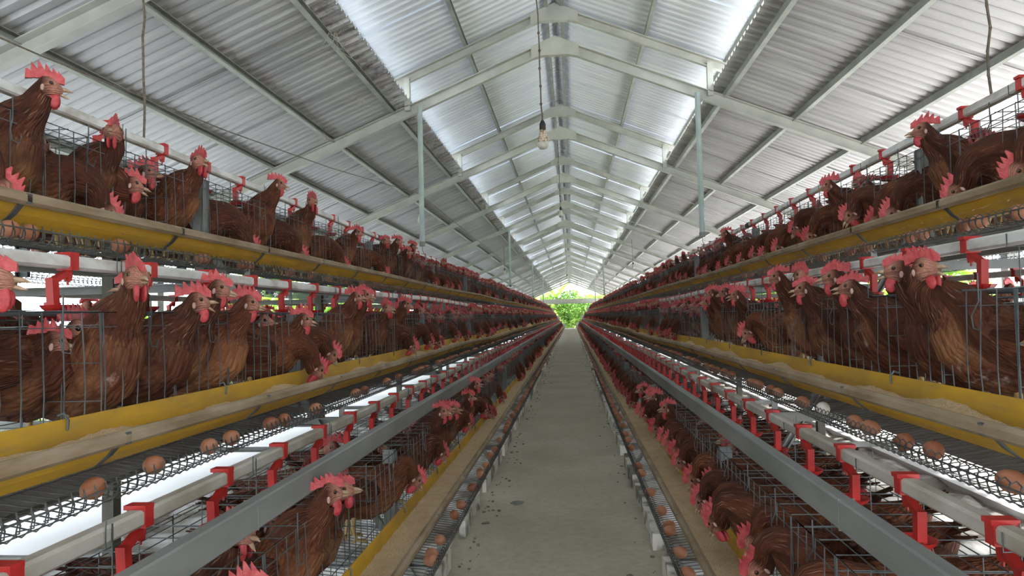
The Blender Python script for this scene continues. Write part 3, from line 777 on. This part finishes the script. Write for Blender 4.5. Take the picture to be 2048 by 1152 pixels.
    for s_, key in ((1, 'wattle_l'), (-1, 'wattle_r')):
        m = new(); m.ball(H + D * .019 - U * .029 + S * (.007 * s_), (D * .0125, S * .0045, U * (.019 * rnd.uniform(.8, 1.15))), 8, 6); P[key] = m
        m = new(); m.ball(H - D * .004 - U * .008 + S * (.0235 * s_), (D * .0042, S * .0025, U * .0075), 6, 5); P['lobe' + key[-2:]] = m
        m = new(); m.ball(H + D * .011 + U * .0055 + S * (.0182 * s_), (D * .006, S * .0038, U * .006), 8, 6); P['eye' + key[-2:]] = m
        m = new(); m.ball(H + D * .0115 + U * .0055 + S * (.0212 * s_), (D * .0032, S * .0018, U * .0032), 6, 5); P['pupil' + key[-2:]] = m
    m = new(); ang = beak_open * .25
    def cone(m, b0, dv, uv_, L, r, drop):
        vs = []; k = 7
        for t, rr in ((0, 1), (.55, .66), (1, .08)):
            c = b0 + dv * (L * t) - uv_ * (drop * t * t)
            vs += [tuple(c + S * (r * rr * math.cos(2 * PI * j / k)) + uv_ * (r * .8 * rr * math.sin(2 * PI * j / k))) for j in range(k)]
        m.add(vs, [(i * k + j, i * k + (j + 1) % k, (i + 1) * k + (j + 1) % k, (i + 1) * k + j) for i in range(2) for j in range(k)] + [tuple(range(k - 1, -1, -1)), tuple(range(2 * k, 3 * k))])
    d1 = (D + U * ang).normalized() * HS; cone(m, H + D * .029 - U * .001, d1, U, .026, .0075, .007); P['beak_upper'] = m
    m = new(); d2 = (D - U * (.12 + beak_open * .75)).normalized() * HS; cone(m, H + D * .027 - U * .009, d2, U, .025, .0065, -.002); P['beak_lower'] = m
    D, S, U = D_, S_, U_
    for s_, key in ((1, 'wing_l'), (-1, 'wing_r')):
        m = new(True); wr = []
        W = [(.075, .205, .078, .012, .020), (.045, .205, .092, .017, .045), (-.02, .205, .098, .018, .062), (-.09, .214, .088, .016, .055), (-.15, .232, .066, .012, .036), (-.20, .254, .042, .006, .016)]
        wc = [br(x, z) + Yv * (y * s_ * bw) for x, z, y, _, _ in W]
        for i, (x, z, y, a, bb) in enumerate(W):
            T = (wc[min(i + 1, 5)] - wc[max(i - 1, 0)]).normalized(); sd = (Yv - Yv.dot(T) * T).normalized()
            wr.append((wc[i], sd, sd.cross(T) * -1, a, bb, (.7, 0, 0)))
        wr.reverse(); loft(m, wr, 10); P[key] = m
    m = new(True)
    for i in range(6):
        q = (i - 2.5) / 2.5; a = br(-.17, .262) + Yv * (q * .03); e = br(-.285 + .02 * abs(q), .335 - .045 * abs(q)) + Yv * (q * .055); mid = (a + e) / 2 + ZUP * .008
        T = (e - a).normalized(); sd = (Yv - Yv.dot(T) * T).normalized(); nn = T.cross(sd)
        loft(m, [(a, sd, nn, .010, .003, (.4, 0, 0)), (mid, sd, nn, .017, .003, (.4, 0, 0)), (e, sd, nn, .006, .002, (.4, 0, 0))], 6)
    P['tail'] = m
    for s_, key in ((1, 'leg_l'), (-1, 'leg_r')):
        m = new(); y = .045 * s_
        m.tube([(-.01, y, .115), (-.015, y, .06), (.0, y, .012)], [.012, .0075, .007], 6)
        for a in (-.5, 0, .5): m.tube([(0, y, .012), (.045 * math.cos(a), y + .045 * math.sin(a), .006)], [.006, .003], 5, True)
        m.tube([(0, y, .012), (-.025, y, .006)], [.005, .003], 5, True); P[key] = m
    return P
PN = {'comb': ('comb', 'comb'), 'wattle_l': ('wattle', 'wattle'), 'wattle_r': ('wattle', 'wattle'), 'lobe_l': ('ear_lobe', 'lobe'), 'lobe_r': ('ear_lobe', 'lobe'),
      'eye_l': ('eye', 'iris'), 'eye_r': ('eye', 'iris'), 'beak_upper': ('upper_beak', 'beak'), 'beak_lower': ('lower_beak', 'beak'),
      'wing_l': ('wing', 'feather'), 'wing_r': ('wing', 'feather'), 'tail': ('tail', 'feather'), 'leg_l': ('leg', 'shank'), 'leg_r': ('leg', 'shank')}
HM = ['feather', 'comb', 'wattle', 'beak', 'lobe', 'pupil', 'shank']
SLOT = {'body': 0, 'wing_l': 0, 'wing_r': 0, 'tail': 0, 'comb': 1, 'wattle_l': 2, 'wattle_r': 2, 'beak_upper': 3, 'beak_lower': 3, 'lobe_l': 4, 'lobe_r': 4, 'eye_l': 5, 'eye_r': 5, 'leg_l': 6, 'leg_r': 6}
def joined(P, keys):
    d = MB(); d.fuv = []; d.zone = []; d.smooth = True
    for kk in keys:
        m = P[kk]; d.cm = SLOT[kk]; d.add(m.v, m.f)
        if m.fuv: d.fuv += m.fuv; d.zone += m.zone
        else: d.fuv += [(0, 0, 0)] * len(m.v); d.zone += [(0, 0, 0, .5)] * len(m.v)
    return d
ALLK = list(SLOT); LOWK = ['body', 'comb', 'wattle_l', 'wattle_r', 'beak_upper']
def hen_near(sg, k, y, h, yaw, feed, opn, seed, tn, back, byaw):
    """y is where the head stands along the row; yaw 0 looks straight into the aisle, positive away from the camera"""
    ly = math.radians(yaw) * (1 if sg < 0 else -1); lb = math.radians(byaw) * (1 if sg < 0 else -1)
    hx = .25 if feed else .165
    if feed: ly += random.Random(seed).uniform(-.5, .5); h -= .035 if k == 2 else .0
    P = hen_parts(h, ly - lb, feed, opn, seed, tn, 16, None, random.Random(seed).uniform(.95, 1.08))
    rz = (0 if sg < 0 else PI) + lb
    tx = (.075 if feed else (.032 if back < .035 else -.025)) - back                       # head position, local x towards the aisle
    bx, by = tx - hx * math.cos(lb), -hx * math.sin(lb)
    wx = -front_u(k) + bx if sg < 0 else front_u(k) - bx
    wy = y + by if sg < 0 else y - by
    t = P['body'].obj('hen', 'feather', None, (wx, wy, floor_z(k) + .02)); t.rotation_euler = (0, 0, rz)
    for kk, (nm, mt) in PN.items():
        o = P[kk].obj(nm, mt, t)
        if nm == 'eye': P['pupil' + kk[-2:]].obj('pupil', 'pupil', o)
    return t
T_, F_ = False, True
# side, tier: (head y, head height over the cage floor, head yaw, feeding, beak open, tint, set back, body yaw)
NEAR = {
 (-1, 2): [(1.62, .13, 30, F_, 0, .5, -.01, 20), (1.91, .437, 38, T_, .7, .35, 0, 12), (2.12, .15, 40, F_, 0, .3, .06, 35), (2.25, .392, -70, T_, 0, .35, .02, -5), (2.34, .235, 45, T_, .5, .4, .02, 10), (2.50, .32, 40, T_, 0, .15, .07, 10),
           (2.76, .402, -25, T_, .5, .7, 0, 0), (3.01, .12, 45, F_, 0, .45, 0, 28), (3.07, .39, -80, T_, 0, .4, .22, 0), (3.54, .452, 35, T_, .3, .65, 0, 8), (3.59, .13, 40, F_, 0, .3, 0, 25), (4.04, .442, -40, T_, .5, .35, 0, -5),
           (4.35, .13, 30, F_, 0, .75, .02, 20), (4.92, .36, 30, T_, 0, .6, .01, 10), (5.25, .14, 20, F_, 0, .7, 0, 15), (5.67, .38, -15, T_, 0, .35, 0, 0), (5.85, .40, 30, T_, 0, .3, .05, 5), (6.09, .423, 15, T_, 0, .6, 0, 5), (6.45, .36, 30, T_, .4, .4, 0, 0), (6.68, .433, 35, T_, 0, .4, 0, 5)],
 (-1, 1): [(1.30, .40, 20, T_, .4, .4, .02, 0), (1.56, .27, 60, T_, 0, .35, .10, -25), (1.74, .426, -35, T_, .1, .45, 0, -15), (1.91, .415, -125, T_, .3, .6, .12, 20), (2.02, .369, 40, T_, .9, .45, 0, 15), (2.19, .415, 32, T_, 0, .2, .02, 10), (2.36, .371, 38, T_, 0, .75, 0, 5), (2.44, .372, 25, T_, 0, .4, .05, 0),
           (2.70, .33, 60, T_, 0, .5, .12, 20), (2.86, .312, 40, T_, .2, .65, 0, 20), (2.76, .115, 45, F_, 0, .45, .0, 35), (2.98, .165, 40, F_, 0, .35, .02, 35), (3.59, .42, 35, T_, .4, .6, 0, 8), (3.75, .435, 30, T_, .5, .45, 0, 4), (3.88, .44, 35, T_, 0, .5, .03, 8),
           (4.02, .45, -140, T_, .3, .35, .10, 0), (4.24, .37, -25, T_, .5, .5, 0, 0), (4.69, .40, 35, T_, 0, .6, 0, 10), (4.45, .13, 30, F_, 0, .5, 0, 20), (5.0, .14, 30, F_, 0, .3, 0, 20)],
 (-1, 0): [(1.22, .36, 20, T_, 0, .4, 0, 0), (1.50, .295, 40, T_, 0, .45, -.01, 10), (1.59, .385, -25, T_, 1.0, .3, .04, 0), (1.80, .22, 60, T_, 0, .5, .14, 20), (2.05, .373, 38, T_, 0, .6, 0, 10), (2.26, .335, 15, T_, 0, .5, .03, 0), (2.45, .25, 60, T_, 0, .5, .12, 30),
           (2.86, .215, 35, F_, 0, .55, .02, 30), (2.75, .36, -150, T_, 0, .3, .22, 0), (3.10, .30, 50, T_, 0, .35, .15, 0), (3.44, .205, 35, F_, 0, .4, .02, 30), (3.85, .37, 20, T_, 0, .4, .0, 0), (3.99, .363, 30, T_, .4, .4, 0, 5), (4.24, .33, 30, T_, .5, .45, 0, 0), (4.31, .22, 40, F_, 0, .75, .02, 20), (4.9, .33, 30, T_, 0, .4, 0, 0), (5.24, .381, 20, T_, .4, .5, 0, 0), (5.05, .2, 30, F_, 0, .5, .01, 20)],
 (1, 2): [(2.10, .16, 25, F_, 0, .5, .03, 18), (2.36, .15, 30, F_, 0, .45, 0, 30), (2.75, .393, 34, T_, .1, .3, 0, 22), (2.86, .15, 25, F_, 0, .35, .02, 25), (3.02, .14, 20, F_, 0, .55, .02, 15), (3.26, .20, 25, F_, .2, .4, .01, 18), (3.57, .36, -35, T_, 0, .4, .08, 0), (3.73, .365, 28, T_, 0, .25, 0, 8), (3.75, .16, 25, F_, 0, .5, .0, 15), (3.98, .23, 22, F_, 0, .2, .0, 20),
          (4.3, .15, 20, F_, 0, .45, 0, 15), (4.6, .14, 20, F_, 0, .65, 0, 15), (4.85, .16, 15, F_, 0, .3, 0, 10), (5.2, .15, 15, F_, 0, .6, 0, 10), (5.6, .16, 10, F_, 0, .7, 0, 10), (6.18, .402, 25, T_, 0, .3, 0, 5), (5.95, .14, 10, F_, 0, .4, 0, 10), (6.5, .15, 10, F_, 0, .5, 0, 10)],
 (1, 1): [(1.42, .25, 60, T_, 0, .4, .14, -15), (1.66, .22, 60, T_, 0, .35, .10, -20), (1.98, .402, -115, T_, .6, .4, -.01, 15), (2.13, .405, 34, T_, .5, .2, 0, 5), (2.36, .415, -140, T_, .2, .3, .10, 0), (2.49, .371, 36, T_, .3, .3, 0, 22), (2.70, .415, 32, T_, .2, .15, .02, 12), (2.97, .385, 30, T_, .5, .25, 0, 15), (2.87, .445, 28, T_, 0, .3, .09, 0), (3.10, .44, -110, T_, .3, .45, .02, 0), (3.33, .45, 28, T_, .1, .4, 0, 5),
          (3.62, .20, 25, F_, 0, .7, .02, 30), (3.80, .32, 40, T_, 0, .5, .15, 0), (4.15, .39, 26, T_, .4, .2, 0, 5), (4.32, .37, 10, T_, 0, .4, .05, 0), (4.55, .42, 25, T_, 0, .45, .02, 0), (4.87, .422, 26, T_, .3, .4, 0, 5), (5.0, .37, 20, T_, 0, .5, 0, 0)],
 (1, 0): [(1.70, .18, 15, F_, 0, .55, .03, 10), (1.96, .18, 20, F_, 0, .5, .01, 15), (2.15, .19, 15, F_, 0, .7, .05, 10), (2.34, .19, 25, F_, 0, .35, -.02, 25), (2.46, .185, 10, F_, 0, .3, .0, 10), (2.69, .17, 22, F_, 0, .3, .0, 25), (2.97, .185, 20, F_, 0, .55, .02, 20), (2.82, .21, 20, F_, 0, .85, .07, 15), (3.32, .185, 20, F_, 0, .45, .02, 15), (3.5, .2, 15, F_, 0, .6, .03, 10), (3.66, .21, 15, F_, 0, .5, .02, 12), (3.86, .2, 20, F_, 0, .55, .02, 10), (4.09, .215, 20, F_, 0, .4, .0, 25),
          (4.36, .326, 25, T_, .2, .55, 0, 5), (4.64, .21, 25, F_, 0, .4, .0, 20), (4.9, .2, 15, F_, 0, .5, 0, 10), (5.3, .30, -30, T_, .4, .4, 0, 0), (5.15, .30, 25, T_, .3, .5, .02, 0), (5.88, .28, 10, T_, 0, .4, 0, 0)]}
allh = []
FWD = {(-1, 0): .926, (-1, 1): .951, (-1, 2): .964, (1, 0): .90, (1, 1): .943, (1, 2): .96}
rr = random.Random(9)
for (sg, k), ls in NEAR.items():
    for i, q in enumerate(ls):
        if not q[3] and q[6] < .035: q = (q[0] * FWD[(sg, k)], q[1] + (.02, .0, -.01)[k]) + q[2:]     # heads pushed out through the bars
        allh.append([sg, k, q[0], q, None])
    y = max(q[0] for q in ls) + .1
    while y < 51.5:
        feed = rr.random() < (.3, .22, .3)[k] if sg < 0 else rr.random() < (.6, .25, .5)[k]
        allh.append([sg, k, y, None, feed]); y += rr.uniform(.10, .19)
        if rr.random() < .12: y += .15
for sg in (-1, 1):
    for k in range(3):
        y = 1.15
        while y < 6.4: allh.append([sg, k, y, 'back', False]); y += rr.uniform(.26, .42)
allh.sort(key=lambda a: a[2])
cnt = {}
# shared meshes for the middle distance and the far distance
rp = random.Random(4)
MIDP = {F_: [], T_: []}; LOWP = {F_: [], T_: []}
for i in range(7):
    a = hen_parts(rp.uniform(.32, .45), math.radians(rp.uniform(-60, 60)), False, rp.choice((0, .5)), 300 + i, rp.uniform(.25, .7), 12); MIDP[T_].append(joined(a, ALLK).mesh('hen', HM))
    a = hen_parts(rp.uniform(.32, .45), math.radians(rp.uniform(-60, 60)), False, 0, 400 + i, rp.uniform(.25, .7), 7); LOWP[T_].append(joined(a, LOWK))
for i in range(4):
    a = hen_parts(rp.uniform(.27, .31), math.radians(rp.uniform(-50, 50)), False, 0, 700 + i, rp.uniform(.25, .6), 12); MIDP[T_].append(joined(a, ALLK).mesh('hen', HM))
for i in range(4):
    a = hen_parts(rp.uniform(.10, .17), math.radians(rp.uniform(-55, 55)), True, 0, 500 + i, rp.uniform(.3, .7), 12); MIDP[F_].append(joined(a, ALLK).mesh('hen', HM))
    a = hen_parts(rp.uniform(.10, .17), math.radians(rp.uniform(-55, 55)), True, 0, 600 + i, rp.uniform(.3, .7), 7); LOWP[F_].append(joined(a, LOWK))
stuff = MB(); stuff.fuv = []; stuff.zone = []; stuff.smooth = True
def low_hen(sg, k, y, feed, mirror=False):
    m = rr.choice(LOWP[feed]); a = rr.uniform(-.4, .4) + (0 if (sg < 0) != mirror else PI); ca, sa = math.cos(a), math.sin(a)
    u = (3.70 - front_u(k)) if mirror else front_u(k); tx = (.075 - .25 if feed else -.03 - .165) - rr.uniform(0, .03)
    d = 1 if (sg < 0) != mirror else -1
    ox, oz = sg * u + d * tx, floor_z(k) + .02
    o = len(stuff.v); dt = rr.uniform(-.2, .2)
    stuff.v.extend([(x * ca - yy * sa + ox, x * sa + yy * ca + y, z + oz) for x, yy, z in m.v])
    stuff.f.extend([tuple(i + o for i in q) for q in m.f]); stuff.m.extend(m.m); stuff.fuv.extend(m.fuv); stuff.zone.extend([(c[0], c[1], c[2], c[3] + dt) for c in m.zone])
for c, (sg, k, y, q, feed) in enumerate(allh):
    i = cnt[(sg, k)] = cnt.get((sg, k), 0) + 1
    grp = 'hens in the %s %s row' % (nme[sg], TIER[k]); row = '%s from camera in %s %s row' % (nth(i), nme[sg], TIER[k])
    if q == 'back':
        me = rr.choice(MIDP[T_][7:]); a = rr.choice((-1, 1)) * rr.uniform(.5, 2.2); d = 1 if sg < 0 else -1
        o = link('hen', me, None, (sg * front_u(k) - d * rr.uniform(.21, .25), y, floor_z(k) + .03), a + (0 if sg < 0 else PI))
        tag(o, 'brown hen standing at back of cage, %s' % row, 'hen', grp)
    elif q:
        o = hen_near(sg, k, y, q[1], q[2], q[3], q[4], 17 + c * 13, q[5], q[6], q[7])
        look = 'dark brown' if q[5] < .33 else ('tan-breasted brown' if q[5] > .6 else 'red-brown')
        pose = 'pecking at the feed' if q[3] else (('craning up' if q[1] > .38 else 'peering out') + (' with open beak' if q[4] > .3 else ''))
        tag(o, '%s hen %s, %s' % (look, pose, row), 'hen', grp)
    elif c < 300:
        me = rr.choice(MIDP[feed][:7]); a = rr.uniform(-.35, .35); d = 1 if sg < 0 else -1
        tx = (.075 - .25 if feed else -.03 - .165) - rr.uniform(0, .03)
        o = link('hen', me, None, (sg * front_u(k) + d * tx, y, floor_z(k) + .02), a + (0 if sg < 0 else PI))
        tag(o, 'brown hen %s, %s' % ('pecking at the feed' if feed else 'holding its head up', row), 'hen', grp)
    else: low_hen(sg, k, y, feed)
for sg in (-1, 1):
    for k in (0, 1, 2):
        y = .8
        while y < (17 if k else 27): low_hen(sg, k, y, rr.random() < .5, True); y += rr.uniform(.12, .3)
tag(stuff.obj('distant_hens', HM), 'brown hens crowding the far stretch and outward side of the racks', 'hens', kind='stuff')

# ------------------------------------------------------------------ greenery outside
def leaf_blade(m, base, d, L, wd, droop, n=5):
    """a thick folded leaf blade"""
    d = Vector(d).normalized(); sd = d.cross(ZUP)
    sd = sd.normalized() if sd.length > .01 else Vector((1, 0, 0)); vs = []
    for i in range(n + 1):
        t = i / n; c = Vector(base) + d * (L * t) - ZUP * (droop * L * t * t); ww = wd * math.sin(PI * min(.97, .08 + .9 * t)) ** .7
        up_ = Vector((0, 0, .25 * ww)); vs += [tuple(c - sd * ww + up_), tuple(c), tuple(c + sd * ww + up_), tuple(c - ZUP * .01)]
    fs = []
    for i in range(n):
        o = 4 * i; fs += [(o, o + 1, o + 5, o + 4), (o + 1, o + 2, o + 6, o + 5), (o, o + 4, o + 7, o + 3), (o + 3, o + 7, o + 6, o + 2)]
    m.add(vs, fs)
def banana(x, y, H, seed, label):
    r = random.Random(seed); t = empty('banana_plant', (x, y, -.42))
    m = MB(); m.tube([(0, 0, 0), (.03, 0, H * .35), (.0, .03, H * .62)], [.16, .13, .08], 9, True); m.obj('stem', 'bark', t)
    for i in range(9):
        a = 2 * PI * i / 9 + r.uniform(-.3, .3); e = r.uniform(.5, 1.3)
        m = MB(); leaf_blade(m, (0, 0, H * .6), (math.cos(a), math.sin(a), e), H * r.uniform(.5, .65), .24, r.uniform(.3, .6), 6); m.obj('leaf', 'leaf', t)
    tag(t, label, 'banana plant')
banana(-2.6, Y1 + 4.5, 5.2, 1, 'bright banana plant left of the far gable opening'); banana(-1.2, Y1 + 7, 4.8, 2, 'banana plant standing in the middle of the far gable opening')
banana(1.6, Y1 + 9, 4.2, 3, 'banana plant right behind the far gable opening'); banana(-4.6, Y1 + 8, 5.5, 4, 'tall banana plant farthest left beyond the gable')
def bush_mesh(seed, R, H, nl, mt):
    r = random.Random(seed); m = MB()
    for i in range(nl):
        a = r.uniform(0, 2 * PI); z = r.uniform(.05, 1); q = R * math.sqrt(r.random()) * math.sin(PI * min(.95, .25 + .65 * z)); c = Vector((q * math.cos(a), q * math.sin(a), H * z))
        leaf_blade(m, c, (math.cos(a) + r.uniform(-.5, .5), math.sin(a) + r.uniform(-.5, .5), r.uniform(-.2, .9)), r.uniform(.16, .34), r.uniform(.04, .08), .3, 2)
    m.cm = 1; m.tube([(0, 0, 0), (.02, 0, H * .5)], [.05, .02], 6)
    return m.mesh('bush', [mt, 'bark'])
bm = [bush_mesh(1, .8, 1.6, 900, 'leaf'), bush_mesh(2, 1.0, 2.1, 1000, 'leaf_dark'), bush_mesh(3, .7, 1.1, 350, 'leaf')]
rb = random.Random(6)
FB = [(-3.8, 4, 1.3, 0), (-3.0, 9, 1.4, 1), (-2.2, 6.5, 1.7, 0), (-1.9, 12, 1.5, 1), (-1.6, 2.6, 1, 0), (-1.0, 9.5, 1.5, 0), (-.6, 4, .8, 2), (-.3, 13, 1.7, 0), (0, 7, 1.5, 1), (.5, 3.2, .9, 2), (.8, 10, 1.6, 0),
      (.9, 5.6, 1.1, 0), (1.3, 4.2, 1.2, 1), (1.7, 12.5, 1.4, 1), (2.1, 7.5, 1.7, 0), (2.6, 3, 1.1, 0), (3.2, 10, 1.4, 1), (3.4, 6, 1.6, 0), (4.6, 9, 1.5, 1), (-4.8, 10, 1.6, 0)]
for i, (x, y, s, q) in enumerate(FB):
    o = link('leafy_bush', bm[q], None, (x, Y1 + y, -.42), rb.uniform(0, 6)); o.scale = (s, s, s * 1.1)
    tag(o, '%s leafy bush beyond the far end of the aisle, %s from the left' % ('deep green' if q == 1 else 'bright green', nth(1 + sorted(a[0] for a in FB).index(x))), 'bush', 'bushes beyond the far gable')
for nm, sg in SIDES:
    for i in range(20):
        o = link('leafy_bush', bm[rb.randrange(3)], None, (sg * rb.uniform(6.2, 8.5), 1.0 + i * 1.5 + rb.uniform(-.5, .5), -.42), rb.uniform(0, 6)); s = rb.uniform(.9, 1.4); o.scale = (s, s, s)
        tag(o, 'green bush outside glimpsed through the gaps of the %s rack' % nm, 'bush', 'bushes outside the %s rack' % nm)
def tree(x, y, H, seed, label):
    r = random.Random(seed); t = empty('tree', (x, y, -.42))
    m = MB(); m.tube([(0, 0, 0), (r.uniform(-.1, .1), 0, H * .5), (r.uniform(-.2, .2), 0, H)], [.2, .15, .06], 9, True); m.obj('trunk', 'bark', t)
    m = MB()
    for i in range(900):
        d = Vector((r.gauss(0, 1), r.gauss(0, 1), r.gauss(0, .7))); d = d.normalized() * r.random() ** .4; c = Vector((d.x * H * .3, d.y * H * .3, H * .85 + d.z * H * .28))
        leaf_blade(m, c, (r.uniform(-1, 1), r.uniform(-1, 1), r.uniform(-.6, .6)), r.uniform(.25, .5), .09, .3, 2)
    m.obj('crown', 'leaf_dark', t); tag(t, label, 'tree')
for i in range(5):
    tree(-12 + 5.4 * i + (i % 2), Y1 + 27 + 3 * (i % 3), 6.5 + (i * 37 % 5), 20 + i, 'leafy background tree beyond the gable, %s from the left' % nth(i + 1))
tree(3.0, Y1 + 16, 8, 1, 'pale-trunked tree to the right beyond the far gable'); tree(-5.5, Y1 + 18, 9, 2, 'leafy tree to the left beyond the far gable'); tree(.8, Y1 + 22, 8.5, 3, 'leafy tree straight beyond the far gable opening')
